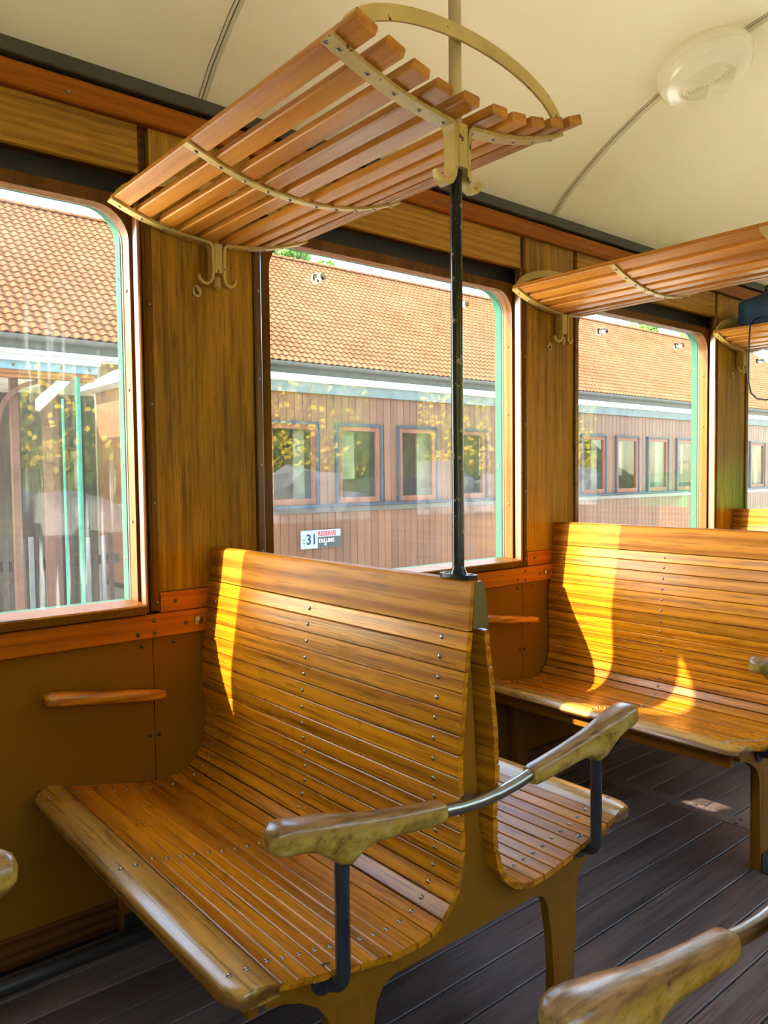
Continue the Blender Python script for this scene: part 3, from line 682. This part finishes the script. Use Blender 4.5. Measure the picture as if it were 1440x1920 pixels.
for k in range(n):
    x = WX0 + k * pw; plank(x, -.35, .80)
    cov = any(a - .01 < x + pw / 2 < b + .01 for a, b in WW)
    if cov: plank(x, WZ1, 2.0)
    else: plank(x, .88, 2.0)
wp('body_shell', 'inside', WX0, WX1, WY + .02, WY + .05, -.4, .875); wp('body_shell', 'inside', WX0, WX1, WY + .02, WY + .05, 1.72, 2.1)
for i, (a, b) in enumerate(WW):
    e = WW[i + 1][0] if i + 1 < len(WW) else WX1
    wp('body_shell', 'inside', b, e, WY + .02, WY + .05, .87, 1.73)
wp('body_shell', 'inside', WX0, WW[0][0], WY + .02, WY + .05, .87, 1.73)
for i in range(0, 15, 1):                             # far side of that carriage: piers between its windows, widened to block the bright ground
    x = WX0 + i * .9; wp('far_pier', 'inside', x, x + .80, 6.75, 6.8, .85, 1.75)
wp('far_side', 'inside', WX0, WX1, 6.75, 6.8, -.4, .85); wp('far_side', 'inside', WX0, WX1, 6.75, 6.8, 1.75, 2.2)
wp('carriage_floor', 'seatdark', WX0, WX1, WY + .05, 6.75, .0, .05); wp('end_wall', 'plank', WX0, WX0 + .05, WY + .05, 6.75, 0, 2.2); wp('end_wall', 'inside', WX1 - .05, WX1, WY + .05, 6.75, 0, 2.2)
for i in range(8):
    x = 3.9 + 1.6 * i; wp('seat_back', 'seatdark', x, x + .12, WY + .15, WY + .95, .05, 1.15); wp('seat_back', 'seatdark', x, x + .12, 5.85, 6.7, .05, 1.15)
wp('roof_edge', 'whiteroof', WX0 - .25, WX1, WY - .06, WY + .3, 2.105, 2.172, c=.01)
wp('roof_fascia', 'fascia', WX0, WX1, WY - .035, WY + .04, 2.0, 2.105)
rp = [(WY, 2.15), (WY + .5, 2.19), (WY + 1.15, 2.24), (WY + 1.8, 2.19), (6.8, 2.15), (6.8, 2.12), (WY, 2.12)]
G().prism(rp, 'x', WX0 - .2, WX1).build('roof_panel', 'whiteroof', wg, 0)
wp('belt_ledge', 'navyframe', WX0, WX1, WY - .045, WY + .02, .85, .882, c=.006); wp('belt_ledge', 'iron', WX0, WX1, WY - .02, WY + .02, .80, .85)
for i, (a, b) in enumerate(WW):
    w = G().box(a, b, WY - .025, WY + .03, WZ1 - .03, WZ1, .003).box(a, a + .03, WY - .025, WY + .03, WZ0, WZ1 - .03, .003, 'z').box(b - .03, b, WY - .025, WY + .03, WZ0, WZ1 - .03, .003, 'z').build('window_frame', 'navyframe', wg, 0)
    G().box(a + .03, b - .03, WY - .01, WY + .03, WZ1 - .075, WZ1 - .03).box(a + .03, b - .03, WY - .01, WY + .03, WZ0, WZ0 + .06).box(a + .03, a + .075, WY - .01, WY + .03, WZ0 + .06, WZ1 - .075).box(b - .075, b - .03, WY - .01, WY + .03, WZ0 + .06, WZ1 - .075).build('window_sash', 'sash', w, 0)
    G().box(a + .07, b - .07, WY + .010, WY + .014, WZ0 + .055, WZ1 - .07).build('pane', 'pane', w, 0)
    cx = a + .10 if i % 2 else b - .24
    if i != 4: G().box(cx, cx + .13 + .07 * (i % 3), WY + .08, WY + .10, WZ0 + .25 * (i % 2), WZ1).build('curtain', 'curtain', w, 0)
# reservation sign
sg = empty('reservation_sign', (4.336, WY - .004, .441)); tag(sg, 'white and grey reservation sign reading 31 RESERVE on the planks', 'sign')
G().box(0, .484, -.018, 0.0, 0, .184, .004, 'y').build('sign_plate', 'signwhite', sg)
G().box(.197, .484, -.0205, -.018, .002, .112, .001, 'y').build('slate_panel', 'signgrey', sg)
def text(s, x, z, size, mat, parent, y=-.0195, sx=1.0):
    c = bpy.data.curves.new('lettering', 'FONT'); c.body = s; c.size = size; c.extrude = .0006; c.offset = size * .022; c.materials.append(M[mat])
    o = bpy.data.objects.new('lettering', c); COL.objects.link(o); o.parent = parent; o.location = (x, y, z); o.rotation_euler = (math.pi / 2, 0, 0); o.scale.x = sx
    bpy.context.view_layer.update(); dg = bpy.context.evaluated_depsgraph_get(); me = bpy.data.meshes.new_from_object(o.evaluated_get(dg)); me.name = 'lettering'
    n_ = put('lettering', me, parent, (x, y, z)); n_.rotation_euler = (math.pi / 2, 0, 0); n_.scale.x = sx; bpy.data.objects.remove(o); return n_
text('31', .052, .045, .145, 'ink', sg, sx=.92); text(':', .018, .055, .085, 'ink', sg)
text('RESERVE', .196, .124, .066, 'redink', sg, sx=.93); text('DULLING', .208, .056, .055, 'chalk', sg, -.0215, .84)
text("o", .275, .022, .05, 'chalk', sg, -.0215)

# station canopy in the first window
cn = empty('station_canopy', (0, 0, 0)); tag(cn, 'blue-grey edged canopy on brown posts seen through the first window', 'canopy')
M['backdrop'] = wood('dark_backdrop_board', (0.055, 0.045, 0.028), (0.025, 0.02, 0.012), 'z', 0.4, 0.7, spec=0.1)
for k in range(24): wp('dark_backdrop', 'backdrop', -1.5 + .2 * k, -1.305 + .2 * k, WY + 2.4, WY + 2.43, -.95, 2.1, parent=cn)  # dark boards added behind the canopy to hide the bright ground
f = wp('canopy_fascia', 'bluefascia', -1.5, 2.345, WY - .03, WY, 2.022, 2.088, parent=cn)
for x in (1.70, 1.88, 2.06, 2.28): screw(f, (x, WY - .03, 2.055), (0, -1, 0), FLATSCREW).scale = (2.2,) * 3
wp('canopy_roof', 'whiteroof', -1.5, 2.36, WY - .07, WY + 2.5, 2.088, 2.125, parent=cn)
wp('canopy_beam', 'beam', -1.5, 2.33, WY, WY + .12, 1.965, 2.022, parent=cn)
for x, d in ((1.735, .10), (1.985, .12), (2.115, .35)): wp('post', 'brownpost', x - .028, x + .028, WY + d, WY + d + .06, -.95, 1.97, parent=cn)
G().bar(bez((1.60, 1.62), (1.66, 1.95), (2.02, 1.955), 10), WY + .06, WY + .09, .035).build('arched_brace', 'brownpost', cn, 0)
G().prism([(1.865, 1.715), (1.885, 1.705), (2.135, 1.955), (2.03, 1.955), (1.865, 1.80)], 'y', WY - .02, WY + .02).build('slanted_board', 'signwhite', cn, 0)
for x in (2.03, 2.15):
    p = empty('green_pole', (x, WY - .12, -.95)); tag(p, 'thin green pole by the canopy, ' + ('the slimmer one' if x < 2.1 else 'the thicker one, further from the planks'), 'pole')
    if x > 2.1: p['label'] = 'thicker green pole by the canopy, beside the slim one'
    else: p['label'] = 'slim green pole standing in front of the canopy posts'
    r = .010 if x < 2.1 else .020
    G().tube([(0, 0, 0), (0, 0, 2.75 if x < 2.1 else 2.93)], r, 10).build('pole_shaft', 'greenpost', p)
    G().lathe([(0, 0), (r * 3, 0), (r * 2, .06), (0, .06)], (0, 0, 0), (0, 0, 1), 12).build('pole_base', 'greenpost', p)
fn = empty('picket_fence', (0, WY + .5, -.95)); tag(fn, 'dark picket fence under the canopy in the first window', 'fence')
pk = {c: G().box(0, .042, 0, .02, 0, 1.62, .003, 'z').mesh('picket', c, 0) for c in ('picket', 'palepicket')}
for k in range(48): put('picket', pk['palepicket' if k % 7 in (2, 4) else 'picket'], fn, (-.6 + .068 * k, 0, random.uniform(-.03, .02)))
for z in (.5, 1.35): G().box(-.6, 2.7, .02, .06, z, z + .08).build('fence_rail', 'picket', fn, 0)

# ------------------------------------------------------------------ outside: building with a tiled roof
bd = empty('station_building', (0, 0, 0)); tag(bd, 'long building with an orange tiled roof behind the carriage', 'building')
BY, BZ, RY, RZ = 14.85, 4.12, 20.0, 8.33
G().box(-4, 48, BY + .45, 25, -1, 4.2).build('wall', 'render_wall', bd, 0)
G().box(-4, 48, BY + .02, BY + .06, 3.78, 4.02).build('eaves_board', 'gutter', bd, 0)
G().box(-4, 48, BY - .06, BY + .45, 3.72, 3.80).build('soffit', 'whiteroof', bd, 0)
gp = [(BY - .16 + .09 * math.cos(a), 4.06 + .09 * math.sin(a)) for a in [math.pi + math.pi * k / 8 for k in range(9)]]
G().prism(gp + [(BY - .08, 4.07), (BY - .24, 4.07)], 'x', -4, 48).build('gutter', 'gutter', bd)
sv = Vector((0, RY - BY, RZ - BZ)); SLEN = sv.length; sv.normalize(); nv_ = Vector((0, -sv.z, sv.y))
G().add([(-4, BY, BZ - .03), (48, BY, BZ - .03), (48, RY, RZ - .03), (-4, RY, RZ - .03), (-4, RY * 2 - BY, BZ - .03), (48, RY * 2 - BY, BZ - .03)], [(0, 1, 2, 3), (3, 2, 5, 4)]).build('roof_deck', 'brownpost', bd, 0)
TW, ROWS = .205, 27; TG = SLEN / ROWS
def tile_geo(g, ox, row):
    w = [(0.0, .000), (.16, .002), (.30, .018), (.46, .034), (.62, .036), (.78, .020), (.90, .004), (1.0, .001)]
    vs = []
    base = Vector((ox, BY, BZ)) + sv * (row * TG)
    for u, h in w: vs.append(base + Vector((u * TW, 0, 0)) + nv_ * (h + .036) + sv * -.035)
    for u, h in w: vs.append(base + Vector((u * TW, 0, 0)) + nv_ * (h + .002) + sv * (TG + .01))
    for u, h in w: vs.append(base + Vector((u * TW, 0, 0)) + nv_ * (h + .008) + sv * -.03)
    k = len(w)
    g.add(vs, [(i, i + 1, k + i + 1, k + i) for i in range(k - 1)] + [(2 * k + i, 2 * k + i + 1, i + 1, i) for i in range(k - 1)])
tm = G(); tile_geo(tm, 0, 0); TILE = tm.mesh('tile', 'tile', 30)
rest = G(); X0 = 3.6
for row in range(ROWS):
    for c in range(215):
        x = X0 + c * TW
        if row < 15 and c < 20: put('tile', TILE, bd, (x + random.uniform(-.006, .006), sv.y * TG * row, sv.z * TG * row + random.uniform(0, .006)))
        else: tile_geo(rest, x, row)
rt = rest.build('tile_field', 'tile', bd, 30); rt['kind'] = 'stuff'
cap = G().prism([(RY + .11 * math.cos(a), RZ + .01 + .09 * math.sin(a)) for a in [math.pi * k / 6 for k in range(7)]], 'x', 0, .40)
cap.prism([(RY + .13 * math.cos(a), RZ + .02 + .10 * math.sin(a)) for a in [math.pi * k / 6 for k in range(7)]], 'x', -.03, .03)
CAP = cap.mesh('ridge_tile', 'tile', 30)
for k in range(105): put('ridge_tile', CAP, bd, (X0 + .42 * k, 0, 0))

# trees over the roof
def tree(x, y, z0, h, r, label, n=2600):
    t = empty('tree', (x, y, z0)); tag(t, label, 'tree', 'trees above the tiled roof')
    G().tube([(0, 0, 0), (.1, 0, h * .5), (0, .1, h * .8)], [.3, .22, .1], 8).build('trunk', 'bark', t)
    g = G(); rr = random.Random(int(x * 7 + y)); cl = []
    for k in range(16):
        a = rr.uniform(0, 6.28); q = rr.uniform(0, 1) ** .5; zz = rr.uniform(.45, .95)
        cl.append((Vector((r * .75 * q * math.cos(a), r * .75 * q * math.sin(a), h * zz)), r * rr.uniform(.28, .45)))
    for k in range(n):
        c, cr = cl[k % 16]; d = Vector((rr.gauss(0, 1), rr.gauss(0, 1), rr.gauss(0, 1))).normalized() * cr * rr.uniform(.7, 1.05); p = c + d
        u = Vector((rr.gauss(0, 1), rr.gauss(0, 1), rr.gauss(0, 1))).normalized() * .22; w = u.orthogonal().normalized() * .17
        g.add([p - u, p + w, p + u, p - w], [(0, 1, 2, 3)])
    me = bpy.data.meshes.new('crown'); me.from_pydata(g.v, [], g.f); me.materials.append(M['leaf']); put('crown', me, t)
tree(24.0, 36, -.95, 16.6, 2.2, 'leafy tree top over the roof at left of the middle window')
tree(28.6, 36.5, -.95, 15.9, 1.9, 'smaller tree top just right of the first one over the roof')
tree(62.5, 36, -.95, 16.0, 3.2, 'dark tree top over the roof in the third window')
tree(70.5, 36.5, -.95, 17.0, 3.6, 'taller tree top over the roof, near the third window corner')

# sunny bank on the other side of the train (it shows as reflections in the panes)
g = G(); nx, ny = 90, 30
for j in range(ny + 1):
    for i in range(nx + 1):
        x = -14 + 44 * i / nx; v = j / ny; y = -6.2 - 13 * v; z = -.95 + 9.5 * v ** .8 + .35 * mnoise.noise(Vector((x * .6, y * .6, 0))) * min(1, v * 6)
        g.v.append((x, y, z))
for j in range(ny):
    for i in range(nx): o = j * (nx + 1) + i; g.f.append((o, o + 1, o + nx + 2, o + nx + 1))
bk = tag(g.build('hillside', 'bank', None, 60), kind='structure')
def on_bank(x, v): return Vector((x, -6.2 - 13 * v, -.95 + 9.5 * v ** .8))
g = G(); rr = random.Random(5)
for k in range(5200):
    v = rr.uniform(.12, .75); p = on_bank(rr.uniform(-12, 28), v) + Vector((0, .15, rr.uniform(0, .45)))
    u = Vector((rr.gauss(0, .5), rr.gauss(0, .5), 1)).normalized() * rr.uniform(.15, .4); w = u.orthogonal().normalized() * rr.uniform(.05, .12)
    g.add([p - u, p + w, p + u, p - w], [(0, 1, 2, 3)])
tag(g.build('shrubbery', 'bush', bk, 0), kind='stuff')
g = G()
for k in range(4200):
    cxy = rr.uniform(-12, 28); v = min(.72, max(.14, .30 + .12 * math.sin(cxy * 1.7) + rr.gauss(0, .10))); p = on_bank(cxy, v) + Vector((0, .35, rr.uniform(.25, .6)))
    for q in range(3):
        u = Vector((rr.gauss(0, 1), rr.gauss(0, 1), rr.gauss(0, 1))).normalized() * .05; w = u.orthogonal().normalized() * .042; p2 = p + Vector((rr.gauss(0, .07), 0, rr.gauss(0, .05)))
        g.add([p2 - u, p2 + w, p2 + u, p2 - w], [(0, 1, 2, 3)])
tag(g.build('yellow_flowers', 'flower', bk, 0), kind='stuff')
g = G()
for k in range(240):
    x = -12 + 40 * k / 240 + rr.uniform(-.2, .2); v = rr.uniform(.0, .12); c = on_bank(x, v) + Vector((0, .2, .15)); s = rr.uniform(.3, .65)
    bm = bmesh.new(); bmesh.ops.create_icosphere(bm, subdivisions=2, radius=s)
    sd = Vector((k * 3.1, 0, 0))
    g.add([c + Vector((p.co.x * 1.2, p.co.y * .8, p.co.z * .8)) * (1 + .5 * mnoise.noise(p.co * 1.8 / s + sd)) for p in bm.verts], [tuple(q.index for q in fa.verts) for fa in bm.faces]); bm.free()
tag(g.build('rubble', 'rock', bk, 20), kind='stuff')
